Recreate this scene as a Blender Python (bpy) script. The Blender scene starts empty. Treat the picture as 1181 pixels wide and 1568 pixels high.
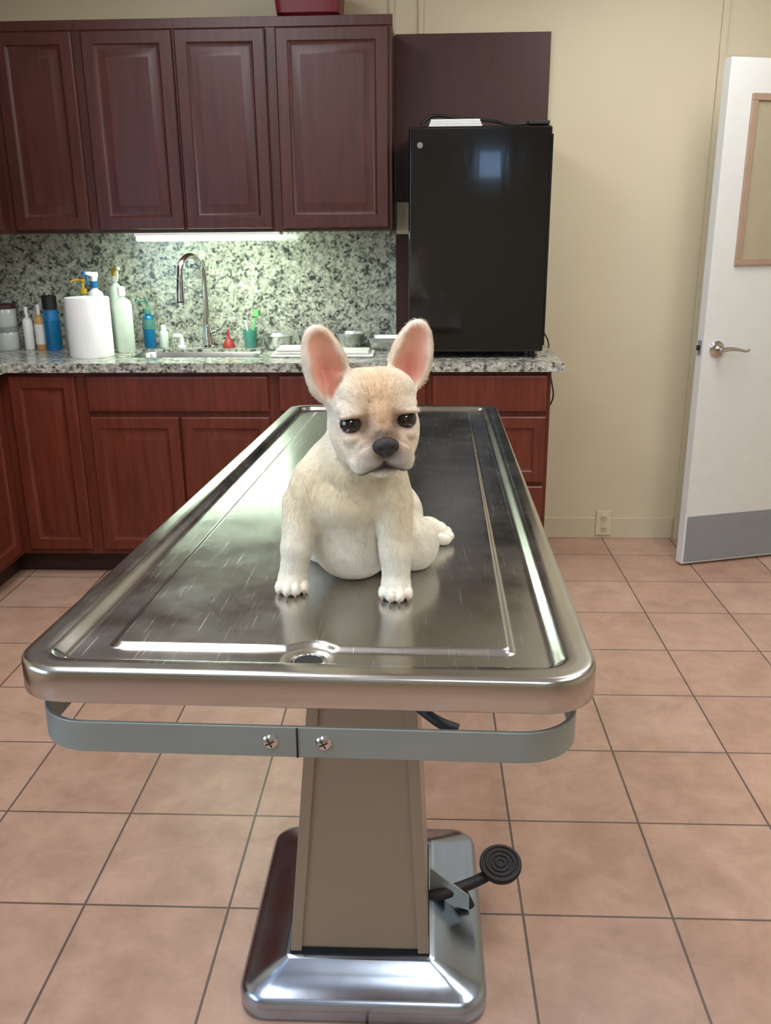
import bpy, math, random
import numpy as np
from mathutils import Vector, Matrix
random.seed(4)
rng=np.random.default_rng(7)
scene=bpy.context.scene
COL=scene.collection
try:
    scene.view_settings.view_transform='Standard'
    scene.view_settings.look='None'
except Exception: pass

# ------------------------------------------------------------ materials
def newmat(name):
    m=bpy.data.materials.new(name); m.use_nodes=True
    nt=m.node_tree; b=nt.nodes['Principled BSDF']
    return m,nt,b
def s2l(c):
    return tuple(((x/255.0)/12.92 if x/255.0<=0.04045 else ((x/255.0+0.055)/1.055)**2.4) for x in c)+(1.0,)
def N(nt,t,**k):
    n=nt.nodes.new(t)
    for a,v in k.items():
        if a in n.inputs: n.inputs[a].default_value=v
        else: setattr(n,a,v)
    return n
def simple(name,rgb,rough=0.5,metal=0.0,noise=0.06,nscale=20,bump=0.0,bscale=200,coat=0.0,trans=0.0,emit=None,estr=0,spec=None,stretch=(1,1,1),bdist=0.002):
    m,nt,b=newmat(name)
    c=s2l(rgb)
    tc=N(nt,'ShaderNodeTexCoord'); mp=N(nt,'ShaderNodeMapping'); mp.inputs['Scale'].default_value=stretch
    nt.links.new(tc.outputs['Object'],mp.inputs['Vector'])
    nz=N(nt,'ShaderNodeTexNoise'); nz.inputs['Scale'].default_value=nscale; nz.inputs['Detail'].default_value=4
    nt.links.new(mp.outputs[0],nz.inputs['Vector'])
    rp=N(nt,'ShaderNodeValToRGB')
    rp.color_ramp.elements[0].position=0.3; rp.color_ramp.elements[1].position=0.7
    rp.color_ramp.elements[0].color=tuple(x*(1-noise) for x in c[:3])+(1,)
    rp.color_ramp.elements[1].color=tuple(min(1,x*(1+noise)) for x in c[:3])+(1,)
    nt.links.new(nz.outputs['Fac'],rp.inputs[0]); nt.links.new(rp.outputs[0],b.inputs['Base Color'])
    b.inputs['Roughness'].default_value=rough; b.inputs['Metallic'].default_value=metal
    b.inputs['Coat Weight'].default_value=coat
    b.inputs['Transmission Weight'].default_value=trans
    if spec is not None: b.inputs['Specular IOR Level'].default_value=spec
    if bump>0:
        n2=N(nt,'ShaderNodeTexNoise'); n2.inputs['Scale'].default_value=bscale; n2.inputs['Detail'].default_value=3
        nt.links.new(mp.outputs[0],n2.inputs['Vector'])
        bp=N(nt,'ShaderNodeBump'); bp.inputs['Strength'].default_value=bump; bp.inputs['Distance'].default_value=bdist
        nt.links.new(n2.outputs['Fac'],bp.inputs['Height']); nt.links.new(bp.outputs[0],b.inputs['Normal'])
    if emit is not None:
        b.inputs['Emission Color'].default_value=s2l(emit); b.inputs['Emission Strength'].default_value=estr
    return m

def wood(name,dark,light,rough=0.40):
    m,nt,b=newmat(name)
    tc=N(nt,'ShaderNodeTexCoord'); mp=N(nt,'ShaderNodeMapping'); mp.inputs['Scale'].default_value=(14,14,1.4)
    nt.links.new(tc.outputs['Object'],mp.inputs['Vector'])
    nz=N(nt,'ShaderNodeTexNoise'); nz.inputs['Scale'].default_value=3.0; nz.inputs['Detail'].default_value=6; nz.inputs['Distortion'].default_value=0.6
    nt.links.new(mp.outputs[0],nz.inputs['Vector'])
    rp=N(nt,'ShaderNodeValToRGB'); rp.color_ramp.elements[0].position=0.3; rp.color_ramp.elements[1].position=0.72
    rp.color_ramp.elements[0].color=s2l(dark); rp.color_ramp.elements[1].color=s2l(light)
    nt.links.new(nz.outputs['Fac'],rp.inputs[0]); nt.links.new(rp.outputs[0],b.inputs['Base Color'])
    b.inputs['Roughness'].default_value=rough; b.inputs['Specular IOR Level'].default_value=0.4
    b.inputs['Coat Weight'].default_value=0.05; b.inputs['Coat Roughness'].default_value=0.3
    return m
def granite(name):
    m,nt,b=newmat(name)
    tc=N(nt,'ShaderNodeTexCoord')
    n1=N(nt,'ShaderNodeTexNoise'); n1.inputs['Scale'].default_value=30; n1.inputs['Detail'].default_value=6; n1.inputs['Roughness'].default_value=0.7; n1.inputs['Distortion'].default_value=0.4
    nt.links.new(tc.outputs['Object'],n1.inputs['Vector'])
    v=N(nt,'ShaderNodeTexVoronoi'); v.inputs['Scale'].default_value=95
    nt.links.new(tc.outputs['Object'],v.inputs['Vector'])
    sep=N(nt,'ShaderNodeSeparateColor'); nt.links.new(v.outputs['Color'],sep.inputs[0])
    mx=N(nt,'ShaderNodeMath',operation='MULTIPLY_ADD'); mx.inputs[1].default_value=0.26
    nt.links.new(sep.outputs[0],mx.inputs[0]); nt.links.new(n1.outputs['Fac'],mx.inputs[2])
    rp=N(nt,'ShaderNodeValToRGB'); cr=rp.color_ramp
    cr.elements[0].position=0.42; cr.elements[0].color=s2l((60,62,60))
    cr.elements[1].position=0.84; cr.elements[1].color=s2l((206,204,194))
    for p,c in ((0.50,(92,94,90)),(0.56,(134,134,126)),(0.63,(160,159,149)),(0.72,(182,180,168))):
        e=cr.elements.new(p); e.color=s2l(c)
    nt.links.new(mx.outputs[0],rp.inputs[0]); nt.links.new(rp.outputs[0],b.inputs['Base Color'])
    b.inputs['Roughness'].default_value=0.16
    return m
def tile_mat():
    m,nt,b=newmat('ceramic_floor_tile')
    tc=N(nt,'ShaderNodeTexCoord'); mp=N(nt,'ShaderNodeMapping'); mp.inputs['Location'].default_value=(-0.2205+0.3185*20,-1.545+0.3168*20,0)
    nt.links.new(tc.outputs['Object'],mp.inputs['Vector'])
    br=N(nt,'ShaderNodeTexBrick'); br.offset=0.0; br.squash=1.0
    br.inputs['Scale'].default_value=1.0; br.inputs['Brick Width'].default_value=0.3185; br.inputs['Row Height'].default_value=0.3168
    br.inputs['Mortar Size'].default_value=0.0030; br.inputs['Mortar Smooth'].default_value=0.15; br.inputs['Bias'].default_value=0.0
    br.inputs['Color1'].default_value=s2l((187,156,138)); br.inputs['Color2'].default_value=s2l((176,142,123)); br.inputs['Mortar'].default_value=s2l((98,82,74))
    nt.links.new(mp.outputs[0],br.inputs['Vector'])
    n1=N(nt,'ShaderNodeTexNoise'); n1.inputs['Scale'].default_value=8; n1.inputs['Detail'].default_value=11; n1.inputs['Roughness'].default_value=0.68; n1.inputs['Distortion'].default_value=0.3
    nt.links.new(tc.outputs['Object'],n1.inputs['Vector'])
    rp=N(nt,'ShaderNodeValToRGB'); rp.color_ramp.elements[0].position=0.32; rp.color_ramp.elements[1].position=0.68
    rp.color_ramp.elements[0].color=(0.80,0.76,0.72,1); rp.color_ramp.elements[1].color=(1.13,1.13,1.13,1)
    nt.links.new(n1.outputs['Fac'],rp.inputs[0])
    mx=N(nt,'ShaderNodeMix',data_type='RGBA',blend_type='MULTIPLY'); mx.inputs[0].default_value=1.0
    nt.links.new(br.outputs['Color'],mx.inputs[6]); nt.links.new(rp.outputs[0],mx.inputs[7])
    nt.links.new(mx.outputs[2],b.inputs['Base Color'])
    b.inputs['Roughness'].default_value=0.36
    n3=N(nt,'ShaderNodeTexNoise'); n3.inputs['Scale'].default_value=45; n3.inputs['Detail'].default_value=4
    nt.links.new(tc.outputs['Object'],n3.inputs['Vector'])
    sb=N(nt,'ShaderNodeMath',operation='MULTIPLY_ADD'); sb.inputs[1].default_value=-3.0
    nt.links.new(br.outputs['Fac'],sb.inputs[0]); nt.links.new(n3.outputs['Fac'],sb.inputs[2])
    bp=N(nt,'ShaderNodeBump'); bp.inputs['Strength'].default_value=0.35; bp.inputs['Distance'].default_value=0.0012
    nt.links.new(sb.outputs[0],bp.inputs['Height']); nt.links.new(bp.outputs[0],b.inputs['Normal'])
    return m
def steel(name,rgb,rough,rn,scratch=0.0,metal=1.0):
    m,nt,b=newmat(name)
    tc=N(nt,'ShaderNodeTexCoord')
    n1=N(nt,'ShaderNodeTexNoise'); n1.inputs['Scale'].default_value=9; n1.inputs['Detail'].default_value=7; n1.inputs['Roughness'].default_value=0.65
    nt.links.new(tc.outputs['Object'],n1.inputs['Vector'])
    mr=N(nt,'ShaderNodeMapRange'); mr.inputs['From Min'].default_value=0.3; mr.inputs['From Max'].default_value=0.7
    mr.inputs['To Min'].default_value=max(0.03,rough-rn); mr.inputs['To Max'].default_value=rough+rn
    nt.links.new(n1.outputs['Fac'],mr.inputs['Value']); 
    b.inputs['Base Color'].default_value=s2l(rgb); b.inputs['Metallic'].default_value=metal
    last=mr.outputs[0]
    if scratch>0:
        tot=None
        for i,(rot,sc) in enumerate(((0.5,1.0),(-0.9,1.3),(1.45,0.8),(0.1,1.6))):
            mp=N(nt,'ShaderNodeMapping'); mp.inputs['Rotation'].default_value=(0,0,rot); mp.inputs['Scale'].default_value=(330*sc,7*sc,1)
            nt.links.new(tc.outputs['Object'],mp.inputs['Vector'])
            nn=N(nt,'ShaderNodeTexNoise'); nn.inputs['Scale'].default_value=1.0; nn.inputs['Detail'].default_value=2
            nt.links.new(mp.outputs[0],nn.inputs['Vector'])
            g=N(nt,'ShaderNodeMapRange'); g.inputs['From Min'].default_value=0.66; g.inputs['From Max'].default_value=0.76
            nt.links.new(nn.outputs['Fac'],g.inputs['Value'])
            if tot is None: tot=g.outputs[0]
            else:
                a=N(nt,'ShaderNodeMath',operation='ADD'); nt.links.new(tot,a.inputs[0]); nt.links.new(g.outputs[0],a.inputs[1]); tot=a.outputs[0]
        ml=N(nt,'ShaderNodeMath',operation='MULTIPLY_ADD'); ml.inputs[1].default_value=scratch
        nt.links.new(tot,ml.inputs[0]); nt.links.new(last,ml.inputs[2]); last=ml.outputs[0]
    nt.links.new(last,b.inputs['Roughness'])
    return m

M={}
M['wall']=simple('painted_wall',(206,195,165),0.6,noise=0.02,nscale=3,bump=0.15,bscale=90)
M['trimw']=simple('painted_trim',(202,191,163),0.5,noise=0.02)
M['ceil']=simple('ceiling_paint',(236,236,234),0.8,noise=0.02)
M['floor']=tile_mat()
M['woodU']=wood('cherry_wood_upper',(62,30,24),(80,40,32))
M['woodL']=wood('cherry_wood_lower',(86,38,26),(112,52,36),0.36)
M['woodP']=wood('cherry_panel',(58,30,25),(68,35,29),0.45)
M['toe']=simple('dark_toe_kick',(52,28,22),0.5)
M['granite']=granite('speckled_granite')
M['steelT']=steel('brushed_table_steel',(182,180,176),0.20,0.06,0.10)
M['steelR']=steel('table_rim_steel',(192,191,186),0.20,0.04)
M['chrome']=steel('polished_chrome',(215,215,215),0.07,0.03)
M['bowl']=steel('bowl_steel',(222,222,222),0.30,0.05)
M['base']=steel('pedestal_base_steel',(176,190,208),0.22,0.05)
M['col']=simple('column_beige_enamel',(152,140,120),0.38,metal=0.15,noise=0.03,nscale=4)
M['bar']=simple('grey_anodised_bar',(142,150,144),0.4,metal=0.35,noise=0.04)
M['blackg']=simple('gloss_black',(8,9,10),0.10,noise=0.1,coat=0.4,bump=0.25,bscale=1.0,stretch=(9,9,1.5),bdist=0.004)
M['blackr']=simple('black_rubber',(24,24,25),0.55,noise=0.1)
M['doorw']=simple('white_door_paint',(222,224,219),0.45,noise=0.015)
M['kick']=simple('kick_plate_grey',(150,158,163),0.4,metal=0.3,noise=0.03)
M['frame']=simple('tan_wood_frame',(168,142,120),0.5)
M['pane']=simple('frosted_pane',(172,162,136),0.25,noise=0.03)
M['plate']=simple('outlet_plate',(212,200,170),0.4)
M['dark']=simple('dark_gap',(12,12,12),0.8)
M['white']=simple('white_plastic',(235,235,232),0.4,noise=0.02)
M['paper']=simple('paper_towel',(240,240,240),0.9,noise=0.02,bump=0.4,bscale=120)
M['clearj']=simple('translucent_jar',(205,210,205),0.2,noise=0.03,trans=0.35)
M['blue']=simple('blue_plastic',(25,110,170),0.3)
M['cyan']=simple('blue_soap',(20,120,175),0.15,trans=0.3)
M['teal']=simple('teal_clear',(120,190,180),0.15,trans=0.6)
M['yellow']=simple('yellow_plastic',(225,190,60),0.35)
M['amber']=simple('amber_label',(200,160,100),0.4)
M['greenw']=simple('pale_green_plastic',(205,216,204),0.35)
M['green']=simple('green_plastic',(110,200,110),0.35)
M['red']=simple('red_rubber',(150,45,40),0.45)
M['redb']=simple('red_basket',(110,22,34),0.4)
M['cloth']=simple('white_towel',(232,230,224),0.95,noise=0.03,bump=0.8,bscale=300)
M['grey']=simple('grey_lid',(120,122,120),0.5)
M['sinkd']=steel('sink_steel',(150,150,145),0.3,0.05)
M['lamp']=simple('lamp_diffuser',(255,255,255),0.5,emit=(228,255,226),estr=36)
M['troffer']=simple('ceiling_panel_diffuser',(255,255,255),0.5,emit=(250,250,250),estr=11.3)
M['window']=simple('window_daylight',(255,255,255),0.5,emit=(160,205,255),estr=6)

# ------------------------------------------------------------ helpers
def empty(name,loc=(0,0,0)):
    e=bpy.data.objects.new(name,None); e.location=loc; COL.objects.link(e); e.empty_display_size=0.05
    return e
def mobj(name,verts,faces,mat,parent=None,smooth=False,bevel=0,bseg=2,autos=None):
    me=bpy.data.meshes.new(name); me.from_pydata([tuple(v) for v in verts],[],[tuple(f) for f in faces]); me.validate(); me.update()
    ob=bpy.data.objects.new(name,me); COL.objects.link(ob)
    me.materials.append(mat)
    if smooth: me.polygons.foreach_set('use_smooth',[True]*len(me.polygons))
    if bevel>0:
        md=ob.modifiers.new('bevel','BEVEL'); md.width=bevel; md.segments=bseg; md.limit_method='ANGLE'; md.angle_limit=math.radians(40)
        me.polygons.foreach_set('use_smooth',[True]*len(me.polygons))
        try: md.harden_normals=True
        except Exception: pass
    if autos:
        import bmesh
        bm=bmesh.new(); bm.from_mesh(me)
        for e in bm.edges:
            if len(e.link_faces)==2 and e.calc_face_angle(0)>math.radians(autos): e.smooth=False
        bm.to_mesh(me); bm.free()
        me.polygons.foreach_set('use_smooth',[True]*len(me.polygons))
    if parent is not None:
        ob.parent=parent; ob.matrix_parent_inverse=Matrix.Translation(-Vector(parent.location))
    return ob
def box(name,x0,x1,y0,y1,z0,z1,mat,parent=None,bevel=0,xf=None):
    vs=[Vector((x,y,z)) for z in (z0,z1) for y in (y0,y1) for x in (x0,x1)]
    if xf: vs=[xf(v) for v in vs]
    fs=[(0,2,3,1),(4,5,7,6),(0,1,5,4),(2,6,7,3),(0,4,6,2),(1,3,7,5)]
    return mobj(name,vs,fs,mat,parent,bevel=bevel)
def frame_axes(axis):
    a=Vector(axis).normalized(); t=Vector((0,0,1)) if abs(a.z)<0.9 else Vector((1,0,0))
    u=t.cross(a).normalized(); v=a.cross(u); return u,v,a
def lathe(name,prof,mat,parent=None,loc=(0,0,0),axis=(0,0,1),seg=40,autos=35):
    if tuple(axis)==(0,0,1): u,v,a=Vector((1,0,0)),Vector((0,1,0)),Vector((0,0,1))
    else: u,v,a=frame_axes(axis)
    vs=[];fs=[];L=Vector(loc)
    for r,z in prof:
        for i in range(seg):
            t=2*math.pi*i/seg; vs.append(L+u*(r*math.cos(t))+v*(r*math.sin(t))+a*z)
    for j in range(len(prof)-1):
        for i in range(seg):
            k=(i+1)%seg; fs.append((j*seg+i,j*seg+k,(j+1)*seg+k,(j+1)*seg+i))
    fs.append(tuple(reversed(range(seg)))); fs.append(tuple((len(prof)-1)*seg+i for i in range(seg)))
    return mobj(name,vs,fs,mat,parent,autos=autos)
def tube(name,pts,rad,mat,parent=None,seg=16,smooth_n=8,closed=False):
    P=[Vector(p) for p in pts]; Rr=rad if isinstance(rad,(list,tuple)) else [rad]*len(P)
    Q=[];RR=[]
    if smooth_n>1 and len(P)>2:
        for i in range(len(P)-1):
            p0=P[max(i-1,0)];p1=P[i];p2=P[i+1];p3=P[min(i+2,len(P)-1)]
            for k in range(smooth_n):
                t=k/smooth_n
                Q.append(0.5*((2*p1)+(-p0+p2)*t+(2*p0-5*p1+4*p2-p3)*t*t+(-p0+3*p1-3*p2+p3)*t**3)); RR.append(Rr[i]*(1-t)+Rr[i+1]*t)
        Q.append(P[-1]);RR.append(Rr[-1])
    else: Q=P;RR=list(Rr)
    vs=[];fs=[];prev=None
    for i,q in enumerate(Q):
        d=(Q[min(i+1,len(Q)-1)]-Q[max(i-1,0)]).normalized()
        if prev is None: u,v,_=frame_axes(d)
        else:
            u=(prev-d*prev.dot(d)).normalized(); v=d.cross(u)
        prev=u
        for k in range(seg):
            t=2*math.pi*k/seg; vs.append(q+(u*math.cos(t)+v*math.sin(t))*RR[i])
    for j in range(len(Q)-1):
        for i in range(seg):
            k=(i+1)%seg; fs.append((j*seg+i,j*seg+k,(j+1)*seg+k,(j+1)*seg+i))
    fs.append(tuple(reversed(range(seg)))); fs.append(tuple((len(Q)-1)*seg+i for i in range(seg)))
    return mobj(name,vs,fs,mat,parent,autos=50)
def rrect(hx,hy,r,ns,nl,na):
    r=min(r,hx-1e-4,hy-1e-4); pts=[]
    def lin(a,b,n):
        for i in range(n): t=i/n; pts.append((a[0]+(b[0]-a[0])*t,a[1]+(b[1]-a[1])*t))
    def arc(cx,cy,a0,n):
        for i in range(n): t=a0+math.pi/2*i/n; pts.append((cx+r*math.cos(t),cy+r*math.sin(t)))
    lin((-hx+r,-hy),(hx-r,-hy),ns); arc(hx-r,-hy+r,-math.pi/2,na)
    lin((hx,-hy+r),(hx,hy-r),nl); arc(hx-r,hy-r,0,na)
    lin((hx-r,hy),(-hx+r,hy),ns); arc(-hx+r,hy-r,math.pi/2,na)
    lin((-hx,hy-r),(-hx,-hy+r),nl); arc(-hx+r,-hy+r,math.pi,na)
    return pts
def loft(name,rings,mat,parent=None,autos=None,smooth=True,capb=True,capt=True):
    n=len(rings[0]); vs=[v for r in rings for v in r]; fs=[]
    for j in range(len(rings)-1):
        for i in range(n):
            k=(i+1)%n; fs.append((j*n+i,j*n+k,(j+1)*n+k,(j+1)*n+i))
    if capb: fs.append(tuple(reversed(range(n))))
    if capt: fs.append(tuple((len(rings)-1)*n+i for i in range(n)))
    return mobj(name,vs,fs,mat,parent,smooth=smooth,autos=autos)

# ------------------------------------------------------------ room
WY=4.0; WX0=-2.28; WX1=3.0; BY=-3.6; CH=2.62
box('floor',WX0-0.1,WX1+0.1,BY-0.1,WY+1.6,-0.1,0,M['floor'])
box('ceiling',WX0-0.1,WX1+0.1,BY-0.1,WY+1.6,CH,CH+0.1,M['ceil'])
OX0,OX1,OZ=1.235,2.03,2.02
vs=[];fs=[]
def addbox(vs,fs,x0,x1,y0,y1,z0,z1):
    b=len(vs)
    vs+= [Vector((x,y,z)) for z in (z0,z1) for y in (y0,y1) for x in (x0,x1)]
    fs+= [tuple(b+i for i in f) for f in [(0,2,3,1),(4,5,7,6),(0,1,5,4),(2,6,7,3),(0,4,6,2),(1,3,7,5)]]
addbox(vs,fs,WX0-0.1,OX0,WY,WY+0.12,0,CH); addbox(vs,fs,OX1,WX1+0.1,WY,WY+0.12,0,CH); addbox(vs,fs,OX0,OX1,WY,WY+0.12,OZ,CH)
mobj('wall_back',vs,fs,M['wall'])
box('wall_left',WX0-0.1,WX0,BY,WY,0,CH,M['wall'])
box('wall_right',WX1,WX1+0.1,BY,WY,0,CH,M['wall'])
box('wall_front',WX0-0.1,WX1+0.1,BY-0.1,BY,0,CH,M['wall'])
vs=[];fs=[]
addbox(vs,fs,0.4,3.0,WY+1.5,WY+1.6,0,CH); addbox(vs,fs,0.3,0.4,WY+0.12,WY+1.6,0,CH); addbox(vs,fs,3.0,3.1,WY+0.12,WY+1.6,0,CH)
mobj('wall_hall',vs,fs,M['wall'])
box('baseboard_back',0.50,OX0-0.05,WY-0.006,WY,0,0.10,M['trimw'],bevel=0.002)
box('trim_1',-0.140,-0.122,WY-0.012,WY,2.16,CH,M['trimw'])
box('trim_2',-0.022,-0.004,WY-0.012,WY,2.165,CH,M['trimw'])
vs=[];fs=[]
addbox(vs,fs,OX0-0.045,OX0,WY-0.018,WY,0,OZ+0.05); addbox(vs,fs,OX1,OX1+0.045,WY-0.018,WY,0,OZ+0.05); addbox(vs,fs,OX0,OX1,WY-0.018,WY,OZ,OZ+0.05)
mobj('trim_3',vs,fs,M['trimw'],bevel=0.002)
box('trim_4',OX0-0.045,OX0-0.02,WY-0.012,WY,OZ+0.05,CH,M['trimw'])

def troffer(x,y,w=0.6,l=1.2,z=CH):
    g=empty('ceiling_light_fixture',(x,y,CH))
    box('diffuser',x-w/2,x+w/2,y-l/2,y+l/2,CH-0.03,CH-0.02,M['troffer'],g)
    vs=[];fs=[]
    addbox(vs,fs,x-w/2-0.03,x-w/2,y-l/2-0.03,y+l/2+0.03,CH-0.035,CH); addbox(vs,fs,x+w/2,x+w/2+0.03,y-l/2-0.03,y+l/2+0.03,CH-0.035,CH)
    addbox(vs,fs,x-w/2,x+w/2,y-l/2-0.03,y-l/2,CH-0.035,CH); addbox(vs,fs,x-w/2,x+w/2,y+l/2,y+l/2+0.03,CH-0.035,CH)
    mobj('housing',vs,fs,M['white'],g)
troffer(-0.7,0.7); troffer(1.3,0.9); troffer(0.3,-1.3); troffer(1.0,2.75); troffer(-0.9,2.3)
troffer(1.6,4.8,0.6,0.6)  # added hall light, keeps the opening behind the door from going black
for i,x in enumerate((-0.55,0.75)):
    g=empty('window_%d'%(i+1),(x,BY,2.1))
    box('glass',x-0.12,x+0.12,BY+0.004,BY+0.01,1.98,2.25,M['window'],g)
    vs=[];fs=[]
    addbox(vs,fs,x-0.16,x+0.16,BY,BY+0.03,1.94,1.98);addbox(vs,fs,x-0.16,x+0.16,BY,BY+0.03,2.25,2.29);addbox(vs,fs,x-0.16,x-0.12,BY,BY+0.03,1.98,2.25);addbox(vs,fs,x+0.12,x+0.16,BY,BY+0.03,1.98,2.25)
    mobj('frame',vs,fs,M['white'],g)
g=empty('window_3',(WX0,0,1.5))  # added out-of-view window, gives the pedestal base a blue reflection
box('glass',WX0+0.004,WX0+0.01,-0.9,0.7,0.95,2.05,M['window'],g)
vs=[];fs=[]
addbox(vs,fs,WX0,WX0+0.03,-0.96,0.76,0.88,0.95);addbox(vs,fs,WX0,WX0+0.03,-0.96,0.76,2.05,2.12);addbox(vs,fs,WX0,WX0+0.03,-0.96,-0.9,0.95,2.05);addbox(vs,fs,WX0,WX0+0.03,0.7,0.76,0.95,2.05);addbox(vs,fs,WX0,WX0+0.02,-0.12,-0.08,0.95,2.05)
mobj('frame',vs,fs,M['white'],g)

# ------------------------------------------------------------ cabinets
def raised_door(name,o,ax,w,h,mat,parent,nrm=(0,-1,0),slab=False):
    o=Vector(o);ax=Vector(ax);n=Vector(nrm);up=Vector((0,0,1))
    if slab: prof=[(0,0),(0,0.014),(0.004,0.019),(0.012,0.021),(0.016,0.021)]
    else: prof=[(0,0),(0,0.015),(0.005,0.020),(0.046,0.020),(0.050,0.014),(0.058,0.011),(0.064,0.011),(0.090,0.0185),(0.095,0.0185)]
    rings=[]
    for ins,d in prof:
        rings.append([o+ax*a+up*b+n*d for a,b in ((ins,ins),(w-ins,ins),(w-ins,h-ins),(ins,h-ins))])
    vs=[v for r in rings for v in r];fs=[]
    for j in range(len(rings)-1):
        for i in range(4):
            k=(i+1)%4; fs.append((j*4+i,j*4+k,(j+1)*4+k,(j+1)*4+i))
    fs.append(tuple((len(rings)-1)*4+i for i in range(4)))
    return mobj(name,vs,fs,mat,parent,bevel=0.0012)
UZ0,UZ1=1.405,2.165; UY=3.67
g=empty('upper_wall_cabinet',(-0.9,3.8,1.4))
vs=[];fs=[]
addbox(vs,fs,WX0+0.005,-0.122,UY,WY-0.005,UZ0,UZ1)
addbox(vs,fs,WX0+0.005,-1.665,2.3,UY,UZ0,UZ1)
addbox(vs,fs,-1.67,-0.118,UY-0.004,UY+0.01,UZ1-0.03,UZ1+0.006)
mobj('carcass',vs,fs,M['woodU'],g,bevel=0.002)
for i,(a,b_) in enumerate(((-1.640,-1.335),(-1.300,-0.953),(-0.943,-0.598),(-0.560,-0.135))):
    raised_door('door_%d'%(i+1),(a,UY,UZ0+0.012),(1,0,0),b_-a,UZ1-UZ0-0.045,M['woodU'],g)
raised_door('door_5',(-1.665,2.75,UZ0+0.012),(0,1,0),0.82,UZ1-UZ0-0.045,M['woodU'],g,nrm=(1,0,0))
raised_door('door_6',(-1.665,2.32,UZ0+0.012),(0,1,0),0.42,UZ1-UZ0-0.045,M['woodU'],g,nrm=(1,0,0))
box('wood_wall_panel',-0.118,0.512,WY-0.02,WY-0.003,0.95,2.163,M['woodP'],bevel=0.001)

g=empty('base_cabinet',(-0.6,3.7,0.5))
LY=3.47; LX=-1.70
SX0,SX1,SY0,SY1=-1.235,-0.68,3.60,3.87
vs=[];fs=[]
addbox(vs,fs,WX0+0.005,SX0-0.02,LY,WY-0.005,0.10,0.876)
addbox(vs,fs,SX1+0.02,0.505,LY,WY-0.005,0.10,0.876)
addbox(vs,fs,SX0-0.02,SX1+0.02,LY,LY+0.02,0.10,0.876)
addbox(vs,fs,SX0-0.02,SX1+0.02,WY-0.03,WY-0.005,0.10,0.876)
addbox(vs,fs,SX0-0.02,SX1+0.02,LY+0.02,WY-0.03,0.10,0.12)
addbox(vs,fs,WX0+0.005,LX,1.3,LY,0.10,0.876)
mobj('carcass',vs,fs,M['woodL'],g)
vs=[];fs=[]
addbox(vs,fs,WX0+0.005,0.500,LY+0.06,WY-0.005,0.0,0.10); addbox(vs,fs,WX0+0.005,LX-0.06,1.3,LY+0.06,0.0,0.10)
mobj('toe_kick',vs,fs,M['toe'],g)
raised_door('door_1',(-1.665,LY,0.125),(1,0,0),0.270,0.735,M['woodL'],g)
raised_door('drawer_1',(-1.348,LY,0.715),(1,0,0),0.735,0.147,M['woodL'],g,slab=True)
raised_door('door_2',(-1.348,LY,0.125),(1,0,0),0.365,0.570,M['woodL'],g)
raised_door('door_3',(-0.975,LY,0.125),(1,0,0),0.362,0.570,M['woodL'],g)
raised_door('drawer_2',(-0.573,LY,0.715),(1,0,0),0.585,0.147,M['woodL'],g,slab=True)
raised_door('door_4',(-0.573,LY,0.125),(1,0,0),0.288,0.570,M['woodL'],g)
raised_door('door_5',(-0.279,LY,0.125),(1,0,0),0.288,0.570,M['woodL'],g)
raised_door('drawer_3',(0.037,LY,0.715),(1,0,0),0.453,0.147,M['woodL'],g,slab=True)
raised_door('drawer_4',(0.037,LY,0.425),(1,0,0),0.453,0.272,M['woodL'],g)
raised_door('drawer_5',(0.037,LY,0.125),(1,0,0),0.453,0.285,M['woodL'],g)
raised_door('door_6',(LX,2.95,0.125),(0,1,0),0.46,0.735,M['woodL'],g,nrm=(1,0,0))
raised_door('door_7',(LX,2.45,0.125),(0,1,0),0.46,0.735,M['woodL'],g,nrm=(1,0,0))
raised_door('door_8',(LX,1.95,0.125),(0,1,0),0.46,0.735,M['woodL'],g,nrm=(1,0,0))

g=empty('granite_countertop',(-0.6,3.7,0.9))
CY=3.43;CX1=0.548;CZ0,CZ1=0.878,0.914
vs=[];fs=[]
addbox(vs,fs,WX0+0.003,SX0,CY,WY-0.003,CZ0,CZ1); addbox(vs,fs,SX1,CX1,CY,WY-0.003,CZ0,CZ1)
addbox(vs,fs,SX0,SX1,CY,SY0,CZ0,CZ1); addbox(vs,fs,SX0,SX1,SY1,WY-0.003,CZ0,CZ1)
addbox(vs,fs,WX0+0.003,-1.655,1.28,CY,CZ0,CZ1)
mobj('slab',vs,fs,M['granite'],g)
vs=[];fs=[]
addbox(vs,fs,WX0+0.003,-0.1185,WY-0.022,WY-0.003,CZ1+0.0005,UZ0-0.001); addbox(vs,fs,WX0+0.003,WX0+0.022,1.3,WY-0.022,CZ1+0.0005,UZ0-0.001)
mobj('backsplash',vs,fs,M['granite'],g)
g=empty('undermount_sink',(-0.96,3.75,0.8))
rings=[]
cx,cy=(SX0+SX1)/2,(SY0+SY1)/2
for d,z in ((-0.004,0.905),(0.002,0.9),(0.004,0.85),(0.012,0.77),(0.04,0.745),(0.09,0.74)):
    rings.append([Vector((cx+x,cy+y,z)) for x,y in rrect(0.2775-d,0.135-d,0.06,6,4,6)])
sk=loft('basin',rings,M['sinkd'],g,capb=False)
lathe('drain',[(0.03,0.741),(0.035,0.744),(0.03,0.746),(0.012,0.744)],M['chrome'],g,loc=(cx,cy,0))

g=empty('under_cabinet_light',(-0.87,3.7,1.4))
box('housing',-1.165,-0.575,3.665,3.76,1.392,1.404,M['white'],g,bevel=0.002)
box('diffuser',-1.160,-0.580,3.668,3.755,1.372,1.393,M['lamp'],g,bevel=0.006)

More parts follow.
